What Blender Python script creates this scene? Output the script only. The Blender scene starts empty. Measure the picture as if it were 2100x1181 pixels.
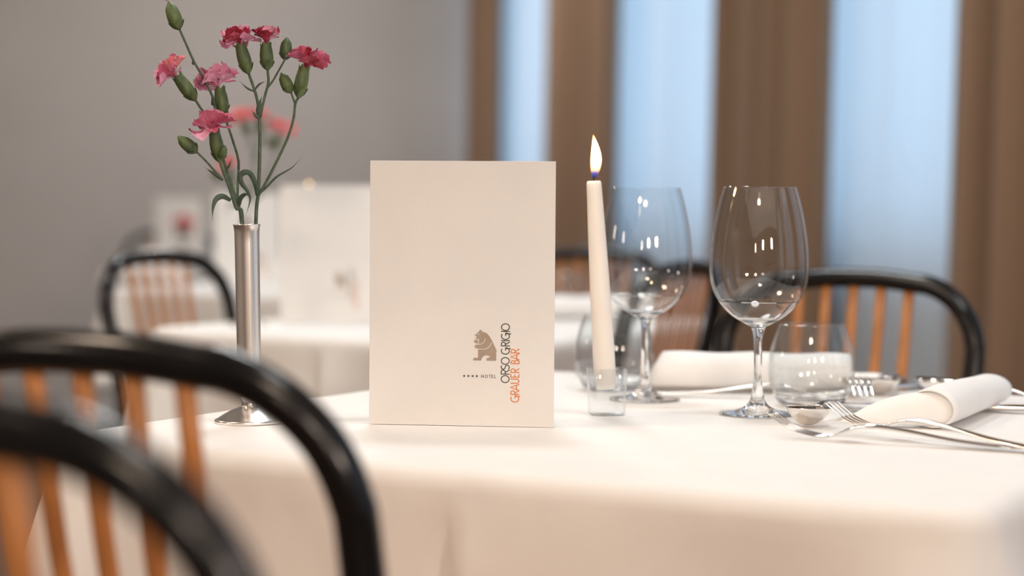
import bpy, bmesh, math, random
from mathutils import Vector, Matrix, geometry
R = math.radians; PI = math.pi
C = bpy.context.scene.collection
scene = bpy.context.scene

# ---------------------------------------------------------------- camera
F = 3900.0
CAMZ = 0.932; TZ = 0.75
PITCH, ROLL = R(2.254), 0.0075
cam_d = bpy.data.cameras.new('camera'); cam = bpy.data.objects.new('camera', cam_d); C.objects.link(cam)
cam_d.sensor_width = 36; cam_d.lens = 36*F/2100
CM = (Matrix.Rotation(PI/2-PITCH, 4, 'X') @ Matrix.Rotation(ROLL, 4, 'Z'))
cam.matrix_world = Matrix.Translation((0, 0, CAMZ)) @ CM
cam_d.clip_start = 0.02; cam_d.clip_end = 60
cam_d.dof.use_dof = True; cam_d.dof.focus_distance = 1.63; cam_d.dof.aperture_fstop = 2.9
cam_d.dof.aperture_blades = 0
scene.camera = cam

def at(x, y, Y):
    """a point of the place at depth Y that the photo shows at x, y"""
    d = CM.to_3x3() @ Vector(((x-1050)/F, -(y-590.5)/F, -1)); t = Y/d.y
    return Vector((0, 0, CAMZ)) + d*t
def on(x, y, z=TZ):
    """a point of the place at height z that the photo shows at x, y"""
    d = CM.to_3x3() @ Vector(((x-1050)/F, -(y-590.5)/F, -1)); t = (z-CAMZ)/d.z
    return Vector((0, 0, CAMZ)) + d*t

# ---------------------------------------------------------------- world, exposure
w = bpy.data.worlds.new('sky'); scene.world = w; w.use_nodes = True
bg = w.node_tree.nodes['Background']; bg.inputs[0].default_value = (0.425, 0.615, 0.82, 1); bg.inputs[1].default_value = 2.55
vs = scene.view_settings; vs.view_transform = 'Standard'; vs.look = 'None'; vs.exposure = 0.0; vs.gamma = 1.0
vs.use_curve_mapping = False
cy = scene.cycles
cy.max_bounces = 12; cy.transmission_bounces = 10; cy.transparent_max_bounces = 16; cy.diffuse_bounces = 5; cy.glossy_bounces = 5
cy.sample_clamp_indirect = 6; cy.blur_glossy = 0.3

# room frame: a = depth along the window wall, b = towards the windows
AX = Vector((-0.281, 0.960, 0)).normalized(); BX = Vector((0.960, 0.281, 0)).normalized()
def rm(a, b, z=0.0): return AX*a + BX*b + Vector((0, 0, z))
ROOM_ROT = math.atan2(BX.y, BX.x)
CEIL = 2.7

LAMPS = [(1.15, 0.75), (2.5, 0.70), (4.1, 0.75), (6.9, 1.15), (1.6, -1.3), (4.0, -1.3), (6.6, -1.6), (-1.0, -0.6)]
LAMP_W = [8.5, 15.5, 17, 27, 19, 8, 1, 24]
LAMP_C = [(.84, .94, 1)]*3 + [(1, .98, .95)] + [(1, .78, .60)]*4

# ---------------------------------------------------------------- materials
def node_mat(name):
    m = bpy.data.materials.new(name); m.use_nodes = True
    nt = m.node_tree; b = nt.nodes['Principled BSDF']; return m, nt, b
def mat(name, col, rough=0.5, metal=0.0, var=0.08, scale=40, bump=0.0, bscale=None, stretch=None, spec=0.5, sheen=0, coat=0, sss=0, col2=None):
    m, nt, b = node_mat(name); L = nt.links
    tc = nt.nodes.new('ShaderNodeTexCoord'); mp = nt.nodes.new('ShaderNodeMapping')
    L.new(tc.outputs['Object'], mp.inputs[0])
    if stretch: mp.inputs['Scale'].default_value = stretch
    nz = nt.nodes.new('ShaderNodeTexNoise'); nz.inputs['Scale'].default_value = scale; nz.inputs['Detail'].default_value = 4
    L.new(mp.outputs[0], nz.inputs[0])
    rp = nt.nodes.new('ShaderNodeValToRGB')
    c2 = col2 if col2 else tuple(min(1, c*(1+var)) for c in col)
    c1 = col if col2 else tuple(c*(1-var) for c in col)
    rp.color_ramp.elements[0].position = 0.35; rp.color_ramp.elements[1].position = 0.65
    rp.color_ramp.elements[0].color = (*c1, 1); rp.color_ramp.elements[1].color = (*c2, 1)
    L.new(nz.outputs[0], rp.inputs[0]); L.new(rp.outputs[0], b.inputs['Base Color'])
    b.inputs['Roughness'].default_value = rough; b.inputs['Metallic'].default_value = metal
    b.inputs['Specular IOR Level'].default_value = spec
    if sheen: b.inputs['Sheen Weight'].default_value = sheen
    if coat: b.inputs['Coat Weight'].default_value = coat; b.inputs['Coat Roughness'].default_value = 0.08
    if sss:
        b.inputs['Subsurface Weight'].default_value = sss; b.inputs['Subsurface Radius'].default_value = (0.02, 0.012, 0.008)
        b.inputs['Subsurface Scale'].default_value = 0.5
    if bump:
        bp = nt.nodes.new('ShaderNodeBump'); bp.inputs['Strength'].default_value = bump; bp.inputs['Distance'].default_value = 0.002
        n2 = nt.nodes.new('ShaderNodeTexNoise'); n2.inputs['Scale'].default_value = bscale or scale*4
        L.new(mp.outputs[0], n2.inputs[0]); L.new(n2.outputs[0], bp.inputs['Height']); L.new(bp.outputs[0], b.inputs['Normal'])
    return m
M = {}
M['wall'] = mat('grey_wall_paint', (0.45, 0.42, 0.405), 0.85, var=0.03, scale=3, bump=0.1, bscale=220)
M['wall_light'] = mat('light_wall_paint', (0.40, 0.36, 0.33), 0.85, var=0.03, scale=3)
M['ceiling'] = mat('white_ceiling_paint', (0.55, 0.53, 0.50), 0.9, var=0.02, scale=3)
M['floor'] = mat('dark_parquet', (0.075, 0.055, 0.045), 0.45, var=0.3, scale=3, stretch=(1, 9, 1))
M['white_frame'] = mat('white_window_paint', (0.6, 0.6, 0.6), 0.4, var=0.02)
M['cloth'] = mat('white_table_linen', (0.86, 0.84, 0.82), 0.8, var=0.012, scale=30, bump=0.12, bscale=900, sheen=0.15)
M['napkin'] = mat('white_napkin_linen', (0.88, 0.87, 0.86), 0.8, var=0.012, scale=60, bump=0.12, bscale=1200, sheen=0.15)
M['card'] = mat('cream_menu_card', (0.78, 0.765, 0.745), 0.7, var=0.02, scale=14, bump=0.05, bscale=500)
M['ink_dark'] = mat('dark_ink', (0.045, 0.04, 0.03), 0.6)
M['ink_orange'] = mat('orange_ink', (0.72, 0.19, 0.035), 0.6)
M['ink_tan'] = mat('grey_brown_ink', (0.37, 0.29, 0.225), 0.6)
M['black'] = mat('black_lacquered_bentwood', (0.004, 0.004, 0.005), 0.20, var=0.2, stretch=(1, 1, .2), spec=0.42)
M['beech'] = mat('oiled_beech', (0.50, 0.205, 0.065), 0.42, var=0.18, scale=30, stretch=(3, 3, .3))
M['oak'] = mat('table_wood', (0.16, 0.08, 0.035), 0.5, var=0.2, scale=12, stretch=(1, 6, 1))
M['silver'] = mat('polished_silver', (0.95, 0.92, 0.89), 0.27, 1.0, var=0.05, scale=60, stretch=(1, 1, .15))
M['steel'] = mat('polished_cutlery_steel', (0.82, 0.78, 0.74), 0.12, 1.0, var=0.03, scale=90)
M['wax'] = mat('white_candle_wax', (0.88, 0.84, 0.79), 0.45, var=0.02, scale=20, sss=0.6)
M['wick'] = mat('charred_wick', (0.03, 0.02, 0.015), 0.9)
M['stem'] = mat('carnation_stem_green', (0.075, 0.115, 0.07), 0.55, var=0.25, scale=200)
M['calyx'] = mat('carnation_calyx_green', (0.12, 0.17, 0.055), 0.5, var=0.1, scale=160, col2=(0.05, 0.09, 0.035), stretch=(1, 1, .3))
M['leaf'] = mat('carnation_leaf_green', (0.05, 0.085, 0.06), 0.5, var=0.2, scale=120)
M['petal'] = mat('pink_petal', (0.62, 0.17, 0.28), 0.6, scale=95, col2=(0.45, 0.07, 0.15), sss=0.15)
M['petal_mauve'] = mat('mauve_petal', (0.78, 0.40, 0.56), 0.6, scale=95, col2=(0.62, 0.20, 0.35), sss=0.15)
M['petal_red'] = mat('crimson_petal', (0.50, 0.03, 0.07), 0.55, scale=95, col2=(0.24, 0.012, 0.035), sss=0.15)
M['petal_coral'] = mat('coral_petal', (0.85, 0.24, 0.26), 0.55, scale=95, col2=(0.80, 0.36, 0.38), sss=0.15)
M['brown_curtain'] = mat('brown_curtain_fabric', (0.245, 0.150, 0.092), 0.85, var=0.08, scale=160, bump=0.15, bscale=700, sheen=0.1)
M['lamp_metal'] = mat('white_lamp_metal', (0.7, 0.7, 0.7), 0.4)

def glass_mat(name, ior=1.5):
    m, nt, b = node_mat(name); nt.nodes.remove(b)
    g = nt.nodes.new('ShaderNodeBsdfGlass'); g.inputs['IOR'].default_value = ior; g.inputs['Roughness'].default_value = 0.0
    nt.links.new(g.outputs[0], nt.nodes['Material Output'].inputs[0]); return m
def thin_glass_mat(name, f0=0.04):
    """blown glass wall: mirror share rises towards grazing angles, the rest passes straight through"""
    m, nt, b = node_mat(name); nt.nodes.remove(b); L = nt.links
    g = nt.nodes.new('ShaderNodeBsdfGlossy'); g.inputs['Roughness'].default_value = 0.0
    t = nt.nodes.new('ShaderNodeBsdfTransparent'); t.inputs[0].default_value = (.975, .985, .99, 1)
    mx = nt.nodes.new('ShaderNodeMixShader'); lw = nt.nodes.new('ShaderNodeLayerWeight'); lw.inputs[0].default_value = 0.5
    pw = nt.nodes.new('ShaderNodeMath'); pw.operation = 'POWER'; pw.inputs[1].default_value = 5
    ma = nt.nodes.new('ShaderNodeMath'); ma.operation = 'MULTIPLY_ADD'; ma.inputs[1].default_value = 1-f0; ma.inputs[2].default_value = f0
    L.new(lw.outputs['Facing'], pw.inputs[0]); L.new(pw.outputs[0], ma.inputs[0]); L.new(ma.outputs[0], mx.inputs[0])
    L.new(t.outputs[0], mx.inputs[1]); L.new(g.outputs[0], mx.inputs[2]); L.new(mx.outputs[0], nt.nodes['Material Output'].inputs[0]); return m
M['glass'] = glass_mat('solid_crystal', 1.47)
M['thin'] = thin_glass_mat('blown_crystal')
M['pressed'] = thin_glass_mat('pressed_glass', 0.11)
def split_glass(o, z):
    """blown wall above z, solid glass below"""
    o.data.materials.append(M['thin'])
    for p in o.data.polygons:
        if p.center.z > z: p.material_index = 1
M['pane'] = thin_glass_mat('window_glass')
def sheer_mat():
    m, nt, b = node_mat('white_sheer_voile'); nt.nodes.remove(b)
    d = nt.nodes.new('ShaderNodeBsdfDiffuse'); t = nt.nodes.new('ShaderNodeBsdfTranslucent'); mx = nt.nodes.new('ShaderNodeMixShader')
    tc = nt.nodes.new('ShaderNodeTexCoord'); nz = nt.nodes.new('ShaderNodeTexNoise'); nz.inputs['Scale'].default_value = 300
    rp = nt.nodes.new('ShaderNodeValToRGB'); rp.color_ramp.elements[0].color = (.80, .84, .88, 1); rp.color_ramp.elements[1].color = (.86, .89, .92, 1)
    nt.links.new(tc.outputs['Object'], nz.inputs[0]); nt.links.new(nz.outputs[0], rp.inputs[0])
    nt.links.new(rp.outputs[0], d.inputs[0]); nt.links.new(rp.outputs[0], t.inputs[0])
    mx.inputs[0].default_value = 0.6
    nt.links.new(d.outputs[0], mx.inputs[1]); nt.links.new(t.outputs[0], mx.inputs[2])
    nt.links.new(mx.outputs[0], nt.nodes['Material Output'].inputs[0]); return m
M['sheer'] = sheer_mat()
def emit_mat(name, col, st):
    m, nt, b = node_mat(name); nt.nodes.remove(b)
    e = nt.nodes.new('ShaderNodeEmission'); e.inputs[0].default_value = (*col, 1); e.inputs[1].default_value = st
    nt.links.new(e.outputs[0], nt.nodes['Material Output'].inputs[0]); return m
M['bulb'] = emit_mat('warm_bulb', (1, 0.72, 0.42), 90)
M['diffuser'] = emit_mat('warm_lamp_diffuser', (1, 0.80, 0.60), 3)
def flame_mat():
    m, nt, b = node_mat('candle_flame'); nt.nodes.remove(b)
    e = nt.nodes.new('ShaderNodeEmission'); t = nt.nodes.new('ShaderNodeBsdfTransparent'); mx = nt.nodes.new('ShaderNodeMixShader')
    tc = nt.nodes.new('ShaderNodeTexCoord'); sp = nt.nodes.new('ShaderNodeSeparateXYZ'); rp = nt.nodes.new('ShaderNodeValToRGB')
    mr = nt.nodes.new('ShaderNodeMapRange'); mr.inputs[1].default_value = 0; mr.inputs[2].default_value = 0.039
    cr = rp.color_ramp; cr.elements[0].position = 0; cr.elements[0].color = (0.10, 0.16, 0.9, 1)
    cr.elements[1].position = 1; cr.elements[1].color = (1.0, 0.42, 0.10, 1)
    for p, c in ((.10, (0.22, 0.28, 1.0, 1)), (.19, (1, .55, .25, 1)), (.45, (1, .85, .55, 1)), (.85, (1, .74, .38, 1))):
        el = cr.elements.new(p); el.color = c
    st = nt.nodes.new('ShaderNodeValToRGB'); s = st.color_ramp
    s.elements[0].position = 0; s.elements[0].color = (.02,)*3+(1,); s.elements[1].position = 1; s.elements[1].color = (.3,)*3+(1,)
    for p, c in ((.12, .06), (.24, .35), (.42, 1.0), (.88, 1.0)):
        el = s.elements.new(p); el.color = (c, c, c, 1)
    ml = nt.nodes.new('ShaderNodeMath'); ml.operation = 'MULTIPLY'; ml.inputs[1].default_value = 9
    L = nt.links
    L.new(tc.outputs['Object'], sp.inputs[0]); L.new(sp.outputs[2], mr.inputs[0]); L.new(mr.outputs[0], rp.inputs[0]); L.new(mr.outputs[0], st.inputs[0])
    l2 = nt.nodes.new('ShaderNodeLayerWeight'); l2.inputs[0].default_value = 0.5
    p2 = nt.nodes.new('ShaderNodeMath'); p2.operation = 'POWER'; p2.inputs[1].default_value = 1.6
    mc = nt.nodes.new('ShaderNodeMixRGB'); mc.inputs[2].default_value = (1, .30, .05, 1)
    L.new(l2.outputs['Facing'], p2.inputs[0]); L.new(p2.outputs[0], mc.inputs[0]); L.new(rp.outputs[0], mc.inputs[1])
    L.new(st.outputs[0], ml.inputs[0]); L.new(mc.outputs[0], e.inputs[0]); L.new(ml.outputs[0], e.inputs[1])
    lw = nt.nodes.new('ShaderNodeLayerWeight'); lw.inputs[0].default_value = 0.25
    L.new(lw.outputs['Facing'], mx.inputs[0]); L.new(e.outputs[0], mx.inputs[1]); L.new(t.outputs[0], mx.inputs[2])
    L.new(mx.outputs[0], nt.nodes['Material Output'].inputs[0]); return m
M['flame'] = flame_mat()

# ---------------------------------------------------------------- mesh helpers
def obj(name, bm, m, parent=None, smooth=True, loc=None):
    me = bpy.data.meshes.new(name)
    bmesh.ops.recalc_face_normals(bm, faces=bm.faces)
    bm.to_mesh(me); bm.free()
    if smooth:
        for p in me.polygons: p.use_smooth = True
    for mm in (m if isinstance(m, (list, tuple)) else [m]): me.materials.append(mm)
    o = bpy.data.objects.new(name, me); C.objects.link(o)
    if parent: o.parent = parent
    if loc is not None: o.location = loc
    return o
def autosmooth(o, ang=35):
    for e in o.data.edges: pass
    me = o.data
    bm = bmesh.new(); bm.from_mesh(me)
    for e in bm.edges:
        if len(e.link_faces) == 2 and e.calc_face_angle(0) > R(ang): e.smooth = False
    bm.to_mesh(me); bm.free(); return o
def thing(name, label, cat, loc=(0, 0, 0), rz=0, group=None):
    o = bpy.data.objects.new(name, None); C.objects.link(o); o.empty_display_size = .05
    o.location = loc; o.rotation_euler = (0, 0, rz); tag(o, label, cat, group); return o
def tag(o, label, cat, group=None, kind=None):
    if label: o['label'] = label
    if cat: o['category'] = cat
    if group: o['group'] = group
    if kind: o['kind'] = kind
    return o
def dup(root, loc, rz=None, label=None, group=None, scale=None):
    r = root.copy(); C.objects.link(r); r.location = loc
    if rz is not None: r.rotation_euler = (root.rotation_euler[0], root.rotation_euler[1], rz)
    if scale: r.scale = scale
    if label: r['label'] = label
    if group: r['group'] = group
    for ch in list(root.children):
        c = ch.copy(); C.objects.link(c); c.parent = r
        for g in list(ch.children):
            d = g.copy(); C.objects.link(d); d.parent = c
    return r
def box(bm, c, s, rot=None, bev=0.0):
    r = bmesh.ops.create_cube(bm, size=1)
    mt = Matrix.Translation(c) @ (rot or Matrix()) @ Matrix.Diagonal((*s, 1))
    bmesh.ops.transform(bm, matrix=mt, verts=r['verts'])
    if bev:
        es = list({e for v in r['verts'] for e in v.link_edges})
        bmesh.ops.bevel(bm, geom=es, offset=bev, segments=2, affect='EDGES', profile=.5)
def tube(bm, pts, rad, seg=12, cap=True, flat=None):
    """round tube along pts; rad one number or a list; flat=(sx,sy) squashes the section"""
    pts = [Vector(p) for p in pts]; n = len(pts)
    rads = rad if isinstance(rad, (list, tuple)) else [rad]*n
    up = None; rings = []
    for i, p in enumerate(pts):
        t = (pts[min(i+1, n-1)]-pts[max(i-1, 0)]).normalized()
        if up is None:
            up = Vector((0, 1, 0)) if abs(t.y) < .9 else Vector((1, 0, 0))
        up = (up - t*up.dot(t)).normalized(); sd = t.cross(up)
        fx, fy = flat or (1, 1)
        rings.append([bm.verts.new(p + (sd*math.cos(a)*fx + up*math.sin(a)*fy)*rads[i]) for a in [2*PI*k/seg for k in range(seg)]])
    for a, b in zip(rings, rings[1:]):
        for k in range(seg): bm.faces.new((a[k], a[(k+1) % seg], b[(k+1) % seg], b[k]))
    if cap: bm.faces.new(rings[0][::-1]); bm.faces.new(rings[-1])
def lathe(bm, prof, seg=64, sq=None, closed=False):
    """prof: (r, z) list turned about z; sq: exponent for a rounded-square plan"""
    rings = []
    for r, z in prof:
        if r < 1e-6: rings.append([bm.verts.new((0, 0, z))]); continue
        ring = []
        for k in range(seg):
            a = 2*PI*k/seg; c, s = math.cos(a), math.sin(a)
            f = 1 if not sq else 1/((abs(c)**sq+abs(s)**sq)**(1/sq))
            ring.append(bm.verts.new((r*f*c, r*f*s, z)))
        rings.append(ring)
    prs = list(zip(rings, rings[1:]))
    if closed: prs.append((rings[-1], rings[0]))
    for a, b in prs:
        if len(a) == 1 and len(b) == 1: continue
        for k in range(seg):
            k2 = (k+1) % seg
            if len(a) == 1: bm.faces.new((a[0], b[k], b[k2]))
            elif len(b) == 1: bm.faces.new((a[k], a[k2], b[0]))
            else: bm.faces.new((a[k], a[k2], b[k2], b[k]))
def spline(pts, n=8):
    """Catmull-Rom through pts (Vectors or tuples)"""
    P = [Vector(p) for p in pts]; P = [P[0]*2-P[1]] + P + [P[-1]*2-P[-2]]; out = []
    for i in range(1, len(P)-2):
        p0, p1, p2, p3 = P[i-1:i+3]
        for k in range(n):
            t = k/n
            out.append(.5*((2*p1)+(p2-p0)*t+(2*p0-5*p1+4*p2-p3)*t*t+(3*p1-p0-3*p2+p3)*t**3))
    out.append(P[-2]); return out
def interp(xs, ys, x):
    if x <= xs[0]: return ys[0]
    for i in range(1, len(xs)):
        if x <= xs[i]:
            t = (x-xs[i-1])/(xs[i]-xs[i-1]); t = t*t*(3-2*t); return ys[i-1]+(ys[i]-ys[i-1])*t
    return ys[-1]

# ---------------------------------------------------------------- the room
A0, A1, B0, B1 = -2.6, 8.35, -3.6, 2.42
RM = Matrix(((BX.x, AX.x, 0, 0), (BX.y, AX.y, 0, 0), (0, 0, 1, 0), (0, 0, 0, 1)))   # (b, a, z) -> world
def struct(name, boxes, m, bev=0):
    bm = bmesh.new()
    for (b0, b1, a0, a1, z0, z1) in boxes:
        box(bm, RM @ Vector(((b0+b1)/2, (a0+a1)/2, (z0+z1)/2)), (b1-b0, a1-a0, z1-z0), Matrix.Rotation(ROOM_ROT, 4, 'Z'), bev)
    o = obj(name, bm, m, smooth=False); o['kind'] = 'structure'; return o
struct('floor', [(B0-.2, B1+.2, A0-.2, A1+.2, -.1, 0)], M['floor'])
struct('ceiling', [(B0-.2, B1+.2, A0-.2, A1+.2, CEIL, CEIL+.1)], M['ceiling'])
struct('wall_far', [(B0, B1, A1, A1+.2, 0, CEIL)], M['wall'])
struct('wall_rear', [(B0, B1, A0-.2, A0, 0, CEIL)], M['wall_light'])
struct('wall_left', [(B0-.2, B0, A0-.2, A1+.2, 0, CEIL)], M['wall_light'])
WINS = [(7.12, 8.15), (5.50, 6.80), (4.02, 5.25), (2.62, 3.78), (1.22, 2.38), (-0.18, 0.98), (-1.7, -0.5)]
SILL, HEAD = 0.82, 2.45
edges = [A1] + [v for w_ in WINS for v in (w_[1], w_[0])] + [A0]
piers = [(B1, B1+.25, edges[i+1], edges[i], 0, CEIL) for i in range(0, len(edges), 2)]
for (a0, a1) in WINS: piers += [(B1, B1+.25, a0, a1, 0, SILL), (B1, B1+.25, a0, a1, HEAD, CEIL)]
struct('wall_right', piers, M['wall'])
struct('baseboard_far', [(B0, B1, A1-.015, A1, 0, .09)], M['white_frame'])
for i, (a0, a1) in enumerate(WINS):
    bb = B1+.12; fw = .05
    boxes = [(bb-.03, bb+.03, a0, a0+fw, SILL, HEAD), (bb-.03, bb+.03, a1-fw, a1, SILL, HEAD), (bb-.03, bb+.03, a0+fw, a1-fw, SILL, SILL+fw),
             (bb-.03, bb+.03, a0+fw, a1-fw, HEAD-fw, HEAD), (bb-.03, bb+.03, (a0+a1)/2-.035, (a0+a1)/2+.035, SILL+fw, HEAD-fw)]
    wd = struct('window_%d' % (i+1), boxes, M['white_frame'])
    bm = bmesh.new()
    box(bm, RM @ Vector((bb, (a0+a1)/2, (SILL+HEAD)/2)), (.006, a1-a0-2*fw, HEAD-SILL-2*fw), Matrix.Rotation(ROOM_ROT, 4, 'Z'))
    p = obj('pane', bm, M['pane'], wd, smooth=False)

def curtain(name, a0, a1, b, m, folds, amp, label, group, cat, seed=0, lean=0.0, z0=.015, z1=2.652, thick=0.0015, parent=None):
    rnd = random.Random(seed); bm = bmesh.new(); n = int(folds*14); rows = 10
    ph = [rnd.uniform(-.5, .5) for _ in range(int(folds)+2)]
    am = [rnd.uniform(.55, 1.2) for _ in range(int(folds)+2)]
    grid = []
    for j in range(rows+1):
        h = j/rows; z = z0+(z1-z0)*h; row = []
        for i in range(n+1):
            t = i/n; q = t*folds; k = int(q)
            A = am[k]*(1-(q-k))+am[min(k+1, len(am)-1)]*(q-k); p_ = ph[k]*(1-(q-k))+ph[min(k+1, len(am)-1)]*(q-k)
            wv = math.sin(2*PI*q+p_)*amp*A*(1-.15*h) + amp*.25*math.sin(2*PI*q*2.3+seed)
            aa = a0+(a1-a0)*t + math.cos(2*PI*q+p_)*amp*.35*A - lean*(z-1.0)
            row.append(bm.verts.new(RM @ Vector((b+wv, aa, z))))
        grid.append(row)
    for j in range(rows):
        for i in range(n): bm.faces.new((grid[j][i], grid[j][i+1], grid[j+1][i+1], grid[j+1][i]))
    o = obj(name, bm, m)
    if thick:
        s = o.modifiers.new('cloth_thickness', 'SOLIDIFY'); s.thickness = thick
    tag(o, label, cat, group); return o
curtain('sheer_curtain', 6.98, 8.12, 2.33, M['sheer'], 6, .018, 'narrow pale blue-lit sheer curtain in the corner beside the grey wall', 'sheer window curtains', 'curtain', 1, .02, thick=0)
curtain('sheer_curtain', 5.32, 6.86, 2.33, M['sheer'], 9, .018, 'pale blue-lit sheer curtain behind the candle flame and rear wine glass', 'sheer window curtains', 'curtain', 2, .02, thick=0)
curtain('sheer_curtain', 3.95, 5.25, 2.33, M['sheer'], 8, .018, 'widest pale blue-lit sheer curtain above the curved black chair back', 'sheer window curtains', 'curtain', 3, .02, thick=0)
for k, (x0, x1) in enumerate([(2.55, 3.7), (1.15, 2.35), (-.15, .95), (-1.75, -.55)]):
    curtain('sheer_curtain', x0, x1, 2.33, M['sheer'], 8, .018, 'sheer curtain further along the window wall', 'sheer window curtains beside the dining tables', 'curtain', 4+k, .02, thick=0)
curtain('brown_curtain', 6.33, 7.06, 2.21, M['brown_curtain'], 4.0, .042, 'brown curtain panel behind the candle flame, between two sheers', 'brown curtains', 'curtain', 11, .035)
curtain('brown_curtain', 4.63, 5.40, 2.21, M['brown_curtain'], 4.6, .050, 'brown curtain panel seen behind the wine glass with the clear bowl nearest the forks', 'brown curtains', 'curtain', 12, .035)
curtain('brown_curtain', 7.84, 8.22, 2.21, M['brown_curtain'], 3.0, .030, 'narrow dark brown curtain in the room corner at the end of the grey wall', 'brown curtains', 'curtain', 21, .03)
curtain('brown_curtain', 2.95, 3.90, 2.21, M['brown_curtain'], 5.0, .055, 'brown curtain panel beside the widest sheer, behind the rolled napkin', 'brown curtains', 'curtain', 13, .035)
for k, (x0, x1) in enumerate([(2.0, 2.6), (.85, 1.3), (-.65, -.1)]):
    curtain('brown_curtain', x0, x1, 2.21, M['brown_curtain'], 3.5, .035, 'brown curtain panel further along the window wall', 'brown curtains beside the dining tables', 'curtain', 14+k)
bm = bmesh.new(); box(bm, RM @ Vector((2.27, 2.6, 2.675)), (.16, 10.2, .04), Matrix.Rotation(ROOM_ROT, 4, 'Z'))
o = obj('curtain_track', bm, M['lamp_metal'], smooth=False); tag(o, 'long white ceiling track that carries the window curtains', 'curtain track')

# ceiling lamps: round diffusers with an area lamp, and small bulbs around each
for i, (a, b) in enumerate(LAMPS):
    p = rm(a, b, CEIL)
    t = thing('ceiling_lamp', 'round ceiling lamp with a ring of small bulbs', 'ceiling lamp', p, 0, 'ceiling lamps')
    bm = bmesh.new(); lathe(bm, [(0, 0), (.26, 0), (.27, -.02), (.27, -.05), (.255, -.055), (.25, -.03), (0, -.03)], 40); obj('lamp_body', bm, M['lamp_metal'], t)
    bm = bmesh.new(); lathe(bm, [(0, -.032), (.24, -.032), (.235, -.04), (0, -.046)], 40); obj('diffuser', bm, M['diffuser'], t)
    for k in range(8):
        bm = bmesh.new(); bmesh.ops.create_uvsphere(bm, u_segments=12, v_segments=8, radius=.014)
        a_ = k*PI/4+.3*i; obj('bulb', bm, M['bulb'], t, loc=(.20*math.cos(a_), .20*math.sin(a_), -.075-.03*(k % 2)))
    ld = bpy.data.lights.new('lamp_light', 'AREA'); ld.shape = 'DISK'; ld.size = .46; ld.energy = LAMP_W[i]; ld.color = LAMP_C[i]
    lo = bpy.data.objects.new('lamp_light', ld); C.objects.link(lo); lo.parent = t; lo.location = (0, 0, -.14)

# added fill lamps, out of view, on the rear wall and the long wall
FILL_LAMPS = [(-2.6, -1.9, 0, 1), (-2.6, -.4, 0, 1), (-2.6, 1.1, 0, 1), (1.2, -3.6, 1, 0), (3.6, -3.6, 1, 0)]
for i, (a, b, nb, na) in enumerate(FILL_LAMPS):
    nrm = (BX*nb+AX*na); p = rm(a, b, 1.75)
    t = thing('fill_lamp', 'added half-round fill lamp, out of view', 'wall lamp', p, math.atan2(nrm.y, nrm.x), 'added fill lamps')
    bm = bmesh.new(); box(bm, (.012, 0, 0), (.02, .09, .16), bev=.003); obj('wall_plate', bm, M['lamp_metal'], t, smooth=False)
    bm = bmesh.new(); n = 16
    for z0, z1 in ((-.13, .13),):
        r0 = [bm.verts.new((.02+.10*math.sin(PI*k/n), .16*math.cos(PI*k/n), z0)) for k in range(n+1)]
        r1 = [bm.verts.new((.02+.12*math.sin(PI*k/n), .19*math.cos(PI*k/n), z1)) for k in range(n+1)]
        for k in range(n): bm.faces.new((r0[k], r0[k+1], r1[k+1], r1[k]))
    obj('lamp_shade', bm, M['diffuser'], t)
    ld = bpy.data.lights.new('lamp_light', 'AREA'); ld.shape = 'RECTANGLE'; ld.size = .34; ld.size_y = .26; ld.energy = (8, 18, 36, 6, 6)[i]; ld.color = (1, .82, .69)
    lo = bpy.data.objects.new('lamp_light', ld); C.objects.link(lo); lo.parent = t; lo.location = (.16, 0, 0); lo.rotation_euler = (0, -PI/2, 0)

# ---------------------------------------------------------------- tables and cloths
TA = R(-28.6); E1 = Vector((math.cos(TA), math.sin(TA), 0)); E2 = Vector((-E1.y, E1.x, 0))
TW, TD = .775, .80
T1 = Vector((.147, 1.70, 0)); T2 = Vector((-.067, 3.129, 0)); T3 = Vector((-.448, 4.665, 0)); T4 = Vector((-.77, 6.40, 0))
def tpt(T, u, v, z=TZ): return Vector((T.x, T.y, 0)) + E1*u + E2*v + Vector((0, 0, z))

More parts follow.
